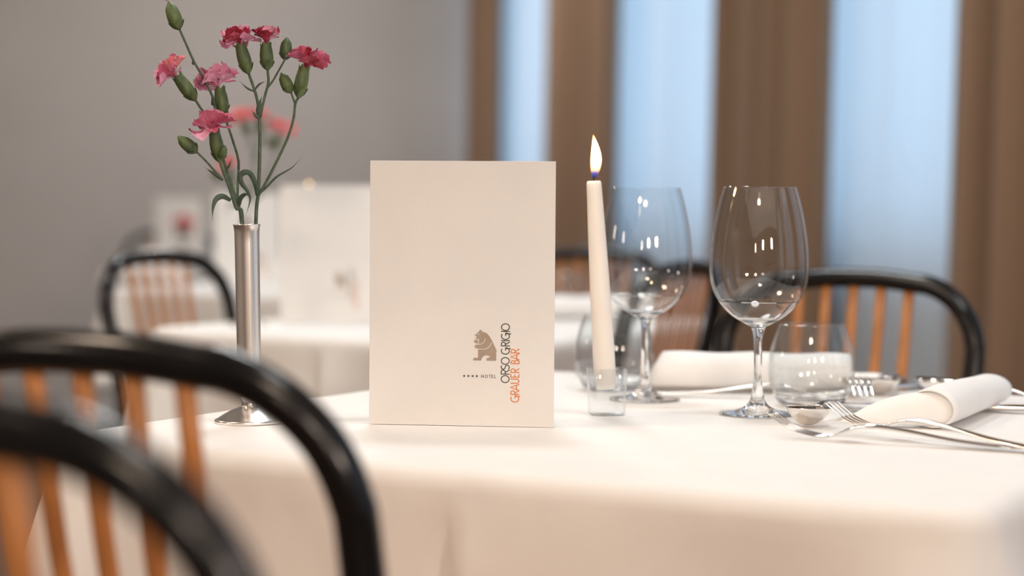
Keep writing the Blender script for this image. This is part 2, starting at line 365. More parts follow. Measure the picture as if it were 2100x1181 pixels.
def cloth_mesh(W, D, hang=.21, fold=True, seed=0):
    rnd = random.Random(seed); bm = bmesh.new(); rc = .034; seg = 34
    per = []     # x, y, nx, ny, kind s along, distance to corner, sharp
    hw, hd = W/2, D/2
    corners = [(hw-rc, -hd+rc, -PI/2), (hw-rc, hd-rc, 0), (-hw+rc, hd-rc, PI/2), (-hw+rc, -hd+rc, PI)]
    for ci, (cx, cy_, a0) in enumerate(corners):
        for k in range(11):
            a = a0 + (PI/2)*k/10
            per.append((cx+rc*math.cos(a), cy_+rc*math.sin(a), math.cos(a), math.sin(a), 0.0, ci, -1))
        nx_, ny_, _ = corners[(ci+1) % 4]
        a = a0+PI/2
        x0, y0 = cx+rc*math.cos(a), cy_+rc*math.sin(a); x1, y1 = nx_+rc*math.cos(a), ny_+rc*math.sin(a); Ls = math.hypot(x1-x0, y1-y0)
        for k in range(1, seg*2):
            t = k/(seg*2); dc = min(t, 1-t)*Ls
            per.append((x0+(x1-x0)*t, y0+(y1-y0)*t, math.cos(a), math.sin(a), dc, ci, t))
    n = len(per); rings = []; re = .018
    def add(fn): rings.append([bm.verts.new(fn(p)) for p in per])
    for s in (.06, .3, .55, .75, .88, .95, .985):
        add(lambda p, s=s: ((p[0]-p[2]*re)*s, (p[1]-p[3]*re)*s, 0))
    for k in range(0, 6):
        a = (PI/2)*k/5
        add(lambda p, a=a: (p[0]-p[2]*re*(1-math.sin(a)), p[1]-p[3]*re*(1-math.sin(a)), -re*(1-math.cos(a))))
    ph = [rnd.uniform(0, 6) for _ in range(4)]
    for j in range(1, 15):
        h = hang*j/14
        def f(p, h=h):
            x, y, nx, ny, dc, ci, t = p
            g = h/hang
            if t < 0: fl = .30*h
            else:
                e = math.exp(-(dc/.05)**2); v = math.exp(-((dc-.13)/.06)**2)
                fl = .30*h*e - .030*g*v*(1) + .03*h
                fl += .008*g*math.sin(dc*26+ph[ci])
                if fold and ci == 3:     # pressed crease in the middle of the camera side
                    d = (t-.5)*W
                    fl += .009*min(1, g*4)*(math.exp(-(d/.055)**2) if d > 0 else -.9*math.exp(-(d/.022)**2))
            return (x+nx*fl, y+ny*fl, -re-h)
        add(f)
    for a, b in zip(rings, rings[1:]):
        for k in range(n): bm.faces.new((a[k], a[(k+1) % n], b[(k+1) % n], b[k]))
    bm.faces.new(rings[0][::-1])
    return bm
def cloth(T, W, D, label, seed=0):
    o = obj('tablecloth', cloth_mesh(W, D, seed=seed), M['cloth'], loc=(T.x, T.y, TZ)); o.rotation_euler = (0, 0, TA)
    s = o.modifiers.new('cloth_thickness', 'SOLIDIFY'); s.thickness = .0012; s.offset = -1
    tag(o, label, 'tablecloth', 'white tablecloths'); return o
def table(T, W, D, label):
    t = thing('dining_table', label, 'table', (T.x, T.y, 0), TA, 'square dining tables')
    W -= .06; D -= .06
    bm = bmesh.new(); box(bm, (0, 0, TZ-.002-.0135), (W, D, .024), bev=.004); obj('tabletop', bm, M['oak'], t, smooth=False)
    bm = bmesh.new()
    for sx in (-1, 1): box(bm, (sx*(W/2-.05), 0, TZ-.062), (.02, D-.14, .068))
    for sy in (-1, 1): box(bm, (0, sy*(D/2-.05), TZ-.062), (W-.14, .02, .068))
    obj('apron', bm, M['oak'], t, smooth=False)
    for sx in (-1, 1):
        for sy in (-1, 1):
            bm = bmesh.new(); tube(bm, [(sx*(W/2-.05), sy*(D/2-.05), 0), (sx*(W/2-.05), sy*(D/2-.05), TZ-.028)], [.019, .028], 4); obj('leg', bm, M['oak'], t, smooth=False)
    return t
for T, W, lt, lc, sd in ((T1, TW, 'square wooden table under the cloth that carries the vase and forks', 'white tablecloth under the silver vase, menu card and forks', 1),
                         (T2-E1*.03, .66, 'square wooden table under the second cloth, behind the silver vase', 'white tablecloth under the second, blurred menu card', 2),
                         (T3, TW, 'square wooden table under the third cloth, seen through a chair back', 'white tablecloth under the third menu card, seen through a chair back', 3),
                         (T4, TW, 'square wooden table by the grey wall under the smallest menu card', 'white tablecloth by the grey wall, under the smallest menu card', 4)):
    table(T, W, TD, lt); cloth(T, W, TD, lc, sd)

# ---------------------------------------------------------------- chairs
def back_y(z): return -.165 - (z-.46)*math.tan(R(13))       # reclined back plane, chair faces +y
BTOP = .864
def make_chair(label):
    t = thing('bentwood_chair', label, 'chair', (0, 0, 0), 0, 'black bentwood chairs')
    hw, hb, rc, zt = .166, .150, .088, BTOP-.0125
    pts = []
    for z in (.445, .52, .60, .68): pts.append((-(hb+(hw-hb)*min(1, (z-.445)/.27)), z))
    for k in range(9):
        a = PI - (PI/2)*k/8; pts.append((-hw+rc+rc*math.cos(a), zt-rc-.004+rc*math.sin(a)))
    pts += [(-.04, zt), (0, zt+.0008)]
    full = pts + [(-x, z) for x, z in pts[-2::-1]]
    P3 = [(x, back_y(z)-.012*max(0, 1-(x/.15)**2)*(z > .7), z) for x, z in full]
    bm = bmesh.new(); tube(bm, spline(P3, 5), .0128, 20); obj('hoop_back', bm, M['black'], t)
    for k in range(5):
        x = (k-2)*.0365; xb = (k-2)*.034
        bm = bmesh.new(); pp = []
        for j in range(8):
            q = j/7; z = .455+(zt-.003-.455)*q; pp.append((xb+(x-xb)*q, back_y(z)-.012*q-.010*math.sin(PI*q), z))
        tube(bm, pp, .0075, 12, flat=(.95, .62)); obj('slat', bm, M['beech'], t)
    bm = bmesh.new(); rings = []
    n = 48
    for (s, z) in ((.0, .428), (.93, .428), (1, .436), (1, .452), (.96, .460), (.7, .457), (0, .454)):
        if s == 0: rings.append([bm.verts.new((0, 0, z))]); continue
        ring = []
        for k in range(n):
            a = 2*PI*k/n; c, sn = math.cos(a), math.sin(a); f = 1/((abs(c)**3.2+abs(sn)**3.2)**(1/3.2))
            y = .165*f*sn*s; x = .195*f*c*s*(1+.08*(y/.2)); ring.append(bm.verts.new((x, y, z)))
        rings.append(ring)
    for a, b in zip(rings, rings[1:]):
        for k in range(n):
            k2 = (k+1) % n
            if len(a) == 1: bm.faces.new((a[0], b[k], b[k2]))
            elif len(b) == 1: bm.faces.new((a[k], a[k2], b[0]))
            else: bm.faces.new((a[k], a[k2], b[k2], b[k]))
    obj('seat', bm, M['beech'], t)
    for sx in (-1, 1):
        bm = bmesh.new(); tube(bm, spline([(sx*.150, .122, .432), (sx*.152, .126, .2), (sx*.155, .130, .0)], 5), [.015]*6+[.0125]*5, 12); obj('leg', bm, M['black'], t)
        bm = bmesh.new(); tube(bm, spline([(sx*.155, -.135, .432), (sx*.160, -.140, .2), (sx*.165, -.148, .0)], 5), [.015]*6+[.0125]*5, 12); obj('leg', bm, M['black'], t)
    bm = bmesh.new(); ring = [(.150*math.cos(a)*1.02, .150*math.sin(a)-.0, .24) for a in [2*PI*k/40 for k in range(41)]]
    ring = []
    for k in range(41):
        a = 2*PI*k/40; c, s = math.cos(a), math.sin(a); f = 1/((abs(c)**5+abs(s)**5)**.2); ring.append((.154*f*c, .130*f*s-.006, .23))
    tube(bm, ring, .009, 10, cap=False); obj('stretcher', bm, M['black'], t)
    return t
used = []
def chair(x, y, face, label, first=[None]):
    """x, y of the top of the hoop; face = direction the sitter looks"""
    f = Vector((math.cos(face), math.sin(face), 0)); off = -back_y(BTOP)+.012
    loc = Vector((x, y, 0)) + f*off; rz = face-PI/2
    if first[0] is None:
        first[0] = make_chair(label); first[0].location = loc; first[0].rotation_euler = (0, 0, rz); return first[0]
    return dup(first[0], loc, rz, label)
aE1 = TA; aE2 = TA+PI/2
p = tpt(T1, -.04, -.745); chair(p.x, p.y, aE2, 'black hoop-backed chair with beech slats at the silver vase end of the set table')
p = tpt(T1, -.10, .80); chair(p.x, p.y, aE2+PI, 'black hoop-backed chair with orange beech slats before the window, behind the tumbler')
chair(-.256, .745, aE2, 'black chair hoop showing the thickest rail, blurred, its slats out of view')
p = tpt(T2, .432, -.093); chair(p.x, p.y, aE1+PI, 'black chair seen edge-on between the two wine glasses, slats bunched close together')
p = tpt(T2, -.566, -.116); chair(p.x, p.y, aE1, 'blurred black chair beside the silver vase, its slats against the third tablecloth')
p = tpt(T2, -.147, .763); chair(p.x, p.y, aE2+PI, 'blurred chair behind the candle, only its blue-black rail and slats showing')
chair(-1.24, 6.93, -PI/2+.12, 'dark blurred chair by the grey wall, behind the smallest menu card')

# ---------------------------------------------------------------- menu cards
CW, CH = .1590, .2255
PX = 1.621/F
def stroke(bm, pts, wd, y, closed=False):
    """flat ribbon along 2-D points (x, z) on the plane y"""
    P = [Vector((p[0], p[1])) for p in pts]; n = len(P); Lf, Rt = [], []
    for i in range(n):
        a = P[(i-1) % n] if (closed or i > 0) else P[i]; b = P[(i+1) % n] if (closed or i < n-1) else P[i]
        d1 = (P[i]-a); d2 = (b-P[i])
        d1 = d1.normalized() if d1.length > 1e-9 else d2.normalized(); d2 = d2.normalized() if d2.length > 1e-9 else d1
        t = (d1+d2); t = t.normalized() if t.length > .2 else d1
        k = 1/max(.5, t.dot(d1)); nn = Vector((-t.y, t.x))*wd/2*k
        Lf.append(bm.verts.new((P[i].x+nn.x, y, P[i].y+nn.y))); Rt.append(bm.verts.new((P[i].x-nn.x, y, P[i].y-nn.y)))
    for i in range(n if closed else n-1):
        j = (i+1) % n; bm.faces.new((Lf[i], Lf[j], Rt[j], Rt[i]))
def arc(cx, cy_, rx, ry, a0, a1, n=14): return [(cx+rx*math.cos(R(a0+(a1-a0)*k/n)), cy_+ry*math.sin(R(a0+(a1-a0)*k/n))) for k in range(n+1)]
def letter(ch, wd):
    """strokes in a box wd wide and 1 high"""
    W = wd
    if ch == 'O': return [(arc(W/2, .5, W/2-.05, .45, 0, 360, 28)[:-1], True)]
    if ch == 'G': return [(arc(W*.52, .5, W*.5-.03, .45, 52, 350, 24)+[(W*.98, .47)], False), ([(W*.55, .47), (W*1.0, .47)], False), ([(W*.86, .47), (W*.86, -.12)], False)]
    if ch == 'R': return [([(.06, 0), (.06, 1)], False), ([(.06, .96)]+arc(W*.50, .73, W*.42, .23, 90, -90)+[(.06, .50)], False), ([(W*.42, .50), (W*1.0, 0)], False)]
    if ch == 'B': return [([(.06, 0), (.06, 1)], False), ([(.06, .96)]+arc(W*.45, .75, W*.40, .21, 90, -90)+[(.06, .54)], False), ([(.06, .54)]+arc(W*.50, .29, W*.46, .25, 90, -90)+[(.06, .04)], False)]
    if ch == 'S': return [(arc(W*.5, .73, W*.40, .23, 35, 245, 14)+arc(W*.5, .27, W*.42, .23, 65, -150, 14), False)]
    if ch == 'I': return [([(0.05, 0), (0.05, 1)], False)]
    if ch in 'AÄ':
        s = [([(0, 0), (W*.5, 1), (W, 0)], False), ([(W*.16, .32), (W*.84, .32)], False)]
        if ch == 'Ä': s += [([(W*.12, 1.02), (W*.22, 1.02)], False), ([(W*.78, 1.02), (W*.88, 1.02)], False)]
        return s
    if ch == 'U': return [([(.06, 1), (.06, .4)]+arc(W*.5, .36, W*.5-.06, .32, 180, 360)+[(W-.06, 1)], False)]
    if ch == 'E': return [([(W, .96), (.06, .96), (.06, .04), (W, .04)], False), ([(.06, .52), (W*.85, .52)], False)]
    if ch == 'H': return [([(.06, 0), (.06, 1)], False), ([(W-.06, 0), (W-.06, 1)], False), ([(.06, .5), (W-.06, .5)], False)]
    if ch == 'T': return [([(0, .95), (W, .95)], False), ([(W/2, 0), (W/2, .95)], False)]
    if ch == 'L': return [([(.06, 1), (.06, .05), (W, .05)], False)]
    return []
def write(bm, word, ox, oz, cap, wd, y, vertical):
    """word = [(char, start, width)] in cap heights; vertical reads bottom to top"""
    for ch, s, wdt in word:
        for pts, cl in letter(ch, wdt):
            q = [((ox+(s+px)*cap, oz+pz*cap) if not vertical else (ox+(1-pz)*cap, oz+(s+px)*cap)) for px, pz in pts]
            stroke(bm, q, wd, y, cl)
ORSO = [('O', 0, .89), ('R', .95, .55), ('S', 1.50, .55), ('O', 2.06, .86), ('G', 3.2, .8), ('R', 4.12, .52), ('I', 4.72, .1), ('G', 4.86, .8), ('I', 5.76, .1), ('O', 5.86, .86)]
GRAU = [('G', 0, .8), ('R', .86, .5), ('A', 1.36, .72), ('U', 2.12, .6), ('E', 2.82, .42), ('R', 3.36, .5), ('B', 4.36, .46), ('Ä', 4.84, .70), ('R', 5.58, .5)]
HOT = [('H', 0, .75), ('O', 1.15, .85), ('T', 2.35, .6), ('E', 3.25, .5), ('L', 4.15, .45)]
def fill_poly(bm, pts, y):
    v = [Vector((p[0], p[1], 0)) for p in pts]; tri = geometry.tessellate_polygon([v])
    vs_ = [bm.verts.new((p[0], y, p[1])) for p in pts]
    for t in tri:
        try: bm.faces.new([vs_[i] for i in t])
        except ValueError: pass
def make_menu(label):
    """origin at the lower corner of the front cover beside the vase, front faces -y"""
    t = thing('menu_card', label, 'menu card', (0, 0, 0), 0, 'folded menu cards')
    th = .0011
    bm = bmesh.new(); box(bm, (CW/2, 0, CH/2), (CW, th, CH), bev=.0003); fc = obj('front_cover', bm, M['card'], t, smooth=False)
    bm = bmesh.new(); an = R(24)
    box(bm, (CW/2*math.cos(an)+.001, CW/2*math.sin(an)+.0014, CH/2), (CW-.002, th, CH), Matrix.Rotation(an, 4, 'Z'), bev=.0003); obj('back_cover', bm, M['card'], t, smooth=False)
    bm = bmesh.new()
    for k in range(3):
        a = R(8+6*k); Lp = CW-.006
        box(bm, (Lp/2*math.cos(a)+.0012, Lp/2*math.sin(a)+.001, CH/2), (Lp, .0003, CH-.006), Matrix.Rotation(a, 4, 'Z'))
    obj('inner_pages', bm, M['card'], t, smooth=False)
    y0 = -th/2-.00012
    def mx(x): return (x-758.5)*PX
    def mz(y): return (873.5-y)*PX
    bm = bmesh.new(); write(bm, ORSO, mx(1031.5), mz(784), 18.2*PX, 1.9*PX, y0, True); s = obj('black_lettering', bm, M['ink_dark'], fc, smooth=False); s['label'] = 'black lettering ORSO GRIGIO'
    bm = bmesh.new(); write(bm, GRAU, mx(1051.8), mz(823.5), 18.0*PX, 1.9*PX, y0, True); s = obj('orange_lettering', bm, M['ink_orange'], fc, smooth=False); s['label'] = 'orange lettering GRAUER BÄR'
    bm = bmesh.new(); write(bm, HOT, mx(991.3), mz(774.3), 6.6*PX, 1.05*PX, y0, False)
    for k in range(4):
        cx, cz = mx(956+8.75*k), mz(770.8); pts = []
        for q in range(10):
            a = PI/2+q*PI/5; r_ = (3.3 if q % 2 == 0 else 1.4)*PX; pts.append((cx+r_*math.cos(a), cz+r_*math.sin(a)))
        fill_poly(bm, pts, y0)
    s = obj('star_lettering', bm, M['ink_dark'], fc, smooth=False); s['label'] = 'four stars and HOTEL in small dark letters'
    # bear emblem
    def bz(x, y): return (mx(960+x/6.214), mz(650+y/6.214))
    body = [(103, 222), (118, 224), (128, 212), (140, 198), (163, 182), (166, 168), (176, 160), (190, 161), (200, 170), (202, 184), (235, 190), (268, 208), (297, 242), (325, 290),
            (350, 340), (375, 392), (393, 430), (385, 433), (386, 540), (377, 552), (258, 552), (257, 536), (268, 518), (290, 510), (312, 510), (290, 489), (252, 482), (216, 499), (197, 528),
            (192, 551), (88, 551), (88, 535), (100, 520), (124, 514), (146, 522), (152, 500), (151, 404), (125, 398), (110, 388), (106, 374), (112, 358), (130, 350), (160, 346), (163, 282), (125, 274), (112, 264),
            (132, 256), (126, 246), (134, 238), (112, 236)]
    bm = bmesh.new(); fill_poly(bm, [bz(*p) for p in body], y0)
    fill_poly(bm, [bz(*p) for p in [(99, 300), (108, 289), (130, 286), (151, 290), (154, 336), (130, 334), (110, 326), (99, 316)]], y0)
    s = obj('bear_emblem', bm, M['ink_tan'], fc, smooth=False); s['label'] = 'grey-brown bear emblem'
    bm = bmesh.new(); y1 = y0-.0001
    stroke(bm, [bz(*p) for p in spline2([(322, 318), (306, 358), (275, 388), (235, 404), (190, 406), (140, 402), (110, 394)])], 7/6.2*PX, y1)
    stroke(bm, [bz(*p) for p in spline2([(241, 268), (236, 300), (214, 328), (185, 342), (158, 346)])], 7/6.2*PX, y1)
    stroke(bm, [bz(*p) for p in [(125, 280), (158, 284), (158, 345)]], 6/6.2*PX, y1)
    fill_poly(bm, [(bz(156, 215)[0]+1.2*PX*math.cos(2*PI*k/10), bz(156, 215)[1]+1.2*PX*math.sin(2*PI*k/10)) for k in range(10)], y1)
    obj('emblem_lines', bm, M['card'], fc, smooth=False)
    return t
def spline2(p): return [(v.x, v.y) for v in spline([(a, b, 0) for a, b in p], 5)]
menu = make_menu('sharp cream menu card with bear emblem, standing upright beside the silver vase')
a_, b_ = on(757, 870), on(1135, 877.5)
menu.location = (a_.x, a_.y, TZ+.0004); menu.rotation_euler = (0, 0, math.atan2(b_.y-a_.y, b_.x-a_.x))
for (x, y, lab, rz) in ((575, 658, 'largest of the blurred cream menu cards, on the second tablecloth', R(-2)),
                        (439, 586, 'blurred cream menu card standing between two other blurred cards', R(0)),
                        (319, 541, 'smallest, most blurred menu card by the grey wall, behind a pink flower', R(0))):
    q = on(x, y); dup(menu, (q.x, q.y, TZ+.0004), rz, lab)

# ---------------------------------------------------------------- glassware
def blown(stem, wall, th, floor_z):
    """stem: outer profile below the bowl; wall: outer bowl profile to the rim; th: glass thickness"""
    W = [(v.x, v.y) for v in spline([(r, z, 0) for r, z in wall], 7)]
    inn = []
    for i, (r, z) in enumerate(W):
        a = W[max(i-1, 0)]; b = W[min(i+1, len(W)-1)]; tx, tz = b[0]-a[0], b[1]-a[1]; l = math.hypot(tx, tz)
        inn.append((r-tz/l*th, z+tx/l*th))
    inn = [(r, z) for r, z in inn if z > floor_z and r > .0005]
    bm = bmesh.new(); lathe(bm, stem+W+inn[::-1]+[(0, inn[0][1]-.0002)], 96); return bm
def wine_glass_bm():
    stem = [(0, .0), (.0335, .0), (.0345, .0008), (.034, .0018)] + [(v.x, v.y) for v in spline([(.031, .0022, 0), (.024, .0032, 0), (.014, .0062, 0), (.0078, .0115, 0), (.0050, .022, 0), (.0038, .040, 0), (.0038, .060, 0), (.0046, .073, 0), (.0068, .0800, 0)], 5)][:-1]
    wall = [(.0068, .0800), (.0135, .0835), (.0215, .0880), (.0295, .0945), (.0365, .1030), (.0415, .1130), (.0443, .1240), (.0450, .1340), (.0446, .1460), (.0432, .1600), (.0408, .1750), (.0376, .1900), (.0346, .2010), (.0328, .2070)]
    return blown(stem, wall, .0009, .0862)
def tumbler_bm():
    wall = [(.0275, .0), (.0315, .003), (.0355, .0100), (.0390, .0195), (.0409, .0300), (.0412, .0390), (.0400, .0490), (.0375, .0595), (.0342, .0700), (.0312, .0780)]
    return blown([(0, .0012), (.024, .0012), (.0262, .0003)], wall, .0012, .0080)
def put_glass(name, bm, p, label, cat, group):
    o = obj(name, bm, M['glass'], loc=(p.x, p.y, TZ+.0005)); return tag(o, label, cat, group)
wg = put_glass('wine_glass', wine_glass_bm(), on(1553, 851), 'large wine glass standing in front of the folded napkin, beside the forks', 'wine glass', 'wine glasses')
split_glass(wg, .1030)
q = on(1322, 821); g2 = dup(wg, (q.x, q.y, TZ+.0005), 1.0, 'large wine glass just behind the burning candle')
tb = put_glass('tumbler', tumbler_bm(), on(1663, 832), 'round clear water tumbler behind the spoon, next to a wine glass', 'tumbler', 'water tumblers')
split_glass(tb, .0115)
q = on(1259, 800); dup(tb, (q.x, q.y, TZ+.0005), .4, 'round clear water tumbler partly hidden behind the candle')
q = on(1158, 646); dup(tb, (q.x, q.y, TZ+.0005), .4, 'blurred tumbler on the second tablecloth beside the sharp menu card')
q = on(402, 578); dup(tb, (q.x, q.y, TZ+.0005), .4, 'blurred tumbler on the third tablecloth, seen through a chair back')
q = on(372, 549); tb4 = dup(tb, (q.x, q.y, TZ+.0005), .4, 'small blurred glass holding a pink flower before the smallest menu card'); tb4.scale = (.8, .8, .95)

# ---------------------------------------------------------------- candles
def make_candle(label):
    t = thing('taper_candle', label, 'candle', (0, 0, 0), 0, 'taper candles')
    H = .188; lean = Vector((-.0124, .002, H))
    def c(z): return Vector((lean.x*z/H, lean.y*z/H, z))
    bm = bmesh.new(); pts = [c(0), c(.002), c(.01), c(.04), c(.09), c(.14), c(.18), c(.186), c(.188), c(.1865)]
    tube(bm, pts, [.0080, .0088, .0098, .0100, .0092, .0080, .0069, .0067, .0058, .0032], 28); obj('wax_body', bm, M['wax'], t)
    bm = bmesh.new(); tube(bm, [c(.185), c(.190), c(.193)+Vector((.0006, 0, 0)), c(.196)+Vector((.0016, 0, 0))], [.0007, .0007, .0006, .0005], 8); obj('wick', bm, M['wick'], t)
    bm = bmesh.new(); prof = [(0, 0), (.0020, .0006), (.0034, .004), (.0043, .008), (.0049, .013), (.0050, .017), (.0045, .022), (.0036, .027), (.0024, .0315), (.0013, .0355), (.0005, .038), (0, .0395)]
    lathe(bm, prof, 28)
    for v in bm.verts: v.co.x += .0022*math.sin(v.co.z/.0395*PI)-.0012*(v.co.z/.0395); v.co.y *= .85
    f = obj('flame', bm, M['flame'], t, loc=c(.1905)+Vector((.0004, 0, 0)))
    ld = bpy.data.lights.new('flame_light', 'POINT'); ld.energy = .22; ld.color = (1, .62, .30); ld.shadow_soft_size = .006
    lo = bpy.data.objects.new('flame_light', ld); C.objects.link(lo); lo.parent = t; lo.location = c(.238)
    return t
def holder_bm():
    bm = bmesh.new()
    lathe(bm, [(0, 0), (.0150, 0), (.0160, .0010), (.0172, .03), (.0178, .0420), (.0174, .0426), (.0166, .0424), (.0163, .041)], 64, sq=5)
    return bm
def make_holder():
    bm = bmesh.new(); seg = 64
    outer = [(0, 0, 5), (.0150, 0, 5), (.0160, .0010, 5), (.0170, .025, 5), (.0178, .0420, 5), (.0174, .0426, 5), (.0160, .0424, 5), (.0156, .041, 4), (.0150, .034, 3), (.0135, .027, 2.4), (.0110, .0225, 2), (.0095, .0215, 2), (0, .0212, 2)]
    rings = []
    for r, z, sq in outer:
        if r == 0: rings.append([bm.verts.new((0, 0, z))]); continue
        rings.append([bm.verts.new((r*math.cos(a)/((abs(math.cos(a))**sq+abs(math.sin(a))**sq)**(1/sq)), r*math.sin(a)/((abs(math.cos(a))**sq+abs(math.sin(a))**sq)**(1/sq)), z)) for a in [2*PI*k/seg for k in range(seg)]])
    for a, b in zip(rings, rings[1:]):
        for k in range(seg):
            k2 = (k+1) % seg
            if len(a) == 1: bm.faces.new((a[0], b[k], b[k2]))
            elif len(b) == 1: bm.faces.new((a[k], a[k2], b[0]))
            else: bm.faces.new((a[k], a[k2], b[k2], b[k]))
    return bm
hp = on(1244, 851)
hold = autosmooth(obj('candle_holder', make_holder(), M['pressed'], loc=(hp.x, hp.y, TZ+.0005)), 40); hold.rotation_euler = (0, 0, R(4))
tag(hold, 'small square clear glass holder under the burning white candle', 'candle holder', 'glass candle holders')
cnd = make_candle('tall white taper candle with a bright flame, beside the sharp menu card'); cnd.location = (hp.x-.001, hp.y, TZ+.0235)
q = Vector((-.342, 3.31, 0))
h2 = dup(hold, (q.x, q.y, TZ+.0005), 0, 'glass candle holder hidden behind the second menu card')
c2 = dup(cnd, (q.x, q.y, TZ+.0235), 0, 'candle whose flame tip just shows above the second, blurred menu card', scale=(1, 1, .915))

# ---------------------------------------------------------------- vases
def make_vase(label):
    t = thing('bud_vase', label, 'vase', (0, 0, 0), 0, 'silver bud vases')
    bm = bmesh.new()
    lathe(bm, [(0, .0), (.0300, .0), (.0306, .0006), (.0306, .0022), (.0298, .0032), (.0285, .0036), (.0230, .0072), (.0160, .0108), (.0100, .0130), (.0072, .0140), (.0069, .0148), (.0071, .0156), (.0068, .0162),
               (.0072, .019), (.0082, .0222), (.0086, .0232), (0, .0232)], 64); obj('foot', bm, M['silver'], t)
    bm = bmesh.new()
    lathe(bm, [(0, .0233), (.0088, .0233), (.0100, .0238), (.0101, .030), (.0104, .09), (.0106, .155), (.0107, .164), (.0113, .1685), (.0118, .1698), (.0118, .1706), (.0111, .1706), (.0102, .166), (.0100, .15), (.0096, .03), (0, .028)], 64)
    obj('tube_body', bm, M['silver'], t)
    return t
vz = make_vase('slender silver bud vase with flared foot, holding sharp pink carnations')
vb = on(513, 866); VY = vb.y
vz.location = (vb.x, vb.y, TZ+.0003); vz.rotation_euler = (0, R(-1.1), 0)
dup(vz, (-.417, 3.02, TZ+.0003), 0, 'blurred bud vase on the second table, behind the sharp vase')

# ---------------------------------------------------------------- carnations
def frame(d):
    d = d.normalized(); s = d.cross(Vector((0, 1, 0.01))).normalized(); return s, d.cross(s), d
def calyx(bm, p0, p1, r=.0056, tip=False, rnd=random):
    """green tube from base p0 to mouth p1; tip closes it as a bud"""
    X, Y, Z = frame(p1-p0); L = (p1-p0).length; seg = 20
    prof = [(.0, .0), (.30, .0), (.62, .08), (.90, .25), (1.0, .45), (.98, .65), (.88, .84), (.80, .95)]
    prof += [(.45, 1.1), (.12, 1.24), (0, 1.26)] if tip else [(.84, 1.0)]
    rings = []
    for ri, (r_, z_) in enumerate(prof):
        if r_ == 0: rings.append([bm.verts.new(p0+Z*z_*L)]); continue
        ring = []
        for k in range(seg):
            a = 2*PI*k/seg; zz = z_
            if not tip and ri == len(prof)-1: zz += .14*(abs(((k*5/seg) % 1)-.5)*2)
            rr = r*r_*(1+.05*math.cos(5*a)); ring.append(bm.verts.new(p0+(X*math.cos(a)+Y*math.sin(a))*rr+Z*zz*L))
        rings.append(ring)
    for a, b in zip(rings, rings[1:]):
        for k in range(seg):
            k2 = (k+1) % seg
            if len(a) == 1: bm.faces.new((a[0], b[k], b[k2]))
            elif len(b) == 1: bm.faces.new((a[k], a[k2], b[0]))
            else: bm.faces.new((a[k], a[k2], b[k2], b[k]))
    for q in range(4):        # bracts hugging the base
        a = q*PI/2+.5; o = X*math.cos(a)+Y*math.sin(a); s = (-X*math.sin(a)+Y*math.cos(a))
        pr = [(-.02, .30, .25), (.10, .75, .50), (.24, 1.12, .38), (.36, 1.30, .02)]
        prev = None
        for z_, rr, wd in pr:
            c = p0+Z*z_*L+o*rr*r*.95; l, m_, rt = bm.verts.new(c-s*wd*r-o*.12*r), bm.verts.new(c), bm.verts.new(c+s*wd*r-o*.12*r)
            if prev: bm.faces.new((prev[0], prev[1], m_, l)); bm.faces.new((prev[1], prev[2], rt, m_))
            prev = (l, m_, rt)
def blossom(bm, p0, d, size, rnd, spread=1.0, n=(7, 7, 6), mats=(0, 0, 0), only=None):
    """ruffled fan petals that grow from p0 along d"""
    X, Y, Z = frame(d)
    for li, (cnt, b0, ln) in enumerate(((n[0], 74, 1.0), (n[1], 46, 1.0), (n[2], 20, .92))):
        for q in range(cnt):
            a0 = 2*PI*(q+.5*li)/cnt+rnd.uniform(-.25, .25); beta = R((b0+rnd.uniform(-14, 14))*spread); Lp = size*ln*rnd.uniform(.88, 1.1)
            hwid = rnd.uniform(.62, .80); p1, p2, p3 = rnd.uniform(0, 6), rnd.uniform(0, 6), rnd.uniform(0, 6)
            nr, nc = 8, 14; grid = []
            for i in range(nr+1):
                s = i/nr; row = []
                for j in range(nc+1):
                    u = j/nc*2-1
                    wid = hwid*(.10+.90*s**1.15)
                    edge = 1-.22*u*u*s+(.028*((j % 2)*2-1)*(s > .98))
                    dist = Lp*s*edge
                    bend = beta*min(1, s*1.9)**.8 + .25*s*s*math.sin(u*2.5+p1)
                    az = a0+u*wid*1.05*(.55 if s < .2 else 1)
                    rad = 0; ht = 0
                    rad = dist*math.sin(bend)*.96+.0022*min(1, s*3); ht = dist*math.cos(bend)+.006*(1-(1-min(1, s*2.5))**2)
                    rf = .06*Lp*s**1.8*(math.sin(u*5.5+p2)+.45*math.sin(u*11+p3))
                    o = X*math.cos(az)+Y*math.sin(az)
                    row.append(bm.verts.new(p0+o*(rad-rf*.5*math.cos(bend))+Z*(ht+rf)))
                grid.append(row)
            for i in range(nr):
                for j in range(nc):
                    f = bm.faces.new((grid[i][j], grid[i][j+1], grid[i+1][j+1], grid[i+1][j])); f.material_index = mats[(q+li) % len(mats)]; f.smooth = True
def ribbon(bm, pts, wd, rnd, fold=.3):
    """pointed, slightly channelled leaf blade"""
    P = spline(pts, 6); n = len(P); prev = None
    vw = Vector((0, -1, 0))
    for i, p in enumerate(P):
        s = i/(n-1); t = (P[min(i+1, n-1)]-P[max(i-1, 0)]).normalized(); sd = t.cross(vw).normalized(); w_ = wd*(math.sin(PI*min(1, s*.85+.15))**.7)*(1-s**3*.98)
        ml = p+vw*-w_*fold
        cur = (bm.verts.new(p-sd*w_), bm.verts.new(ml), bm.verts.new(p+sd*w_))
        if prev:
            bm.faces.new((prev[0], prev[1], cur[1], cur[0])); bm.faces.new((prev[1], prev[2], cur[2], cur[1]))
        prev = cur
def zp(x, y, dy=0.0):
    """point on the carnation bunch, dy metres nearer (-) or farther (+) than the vase"""
    return at(300+x/2.4595, y/2.4595, VY+dy)
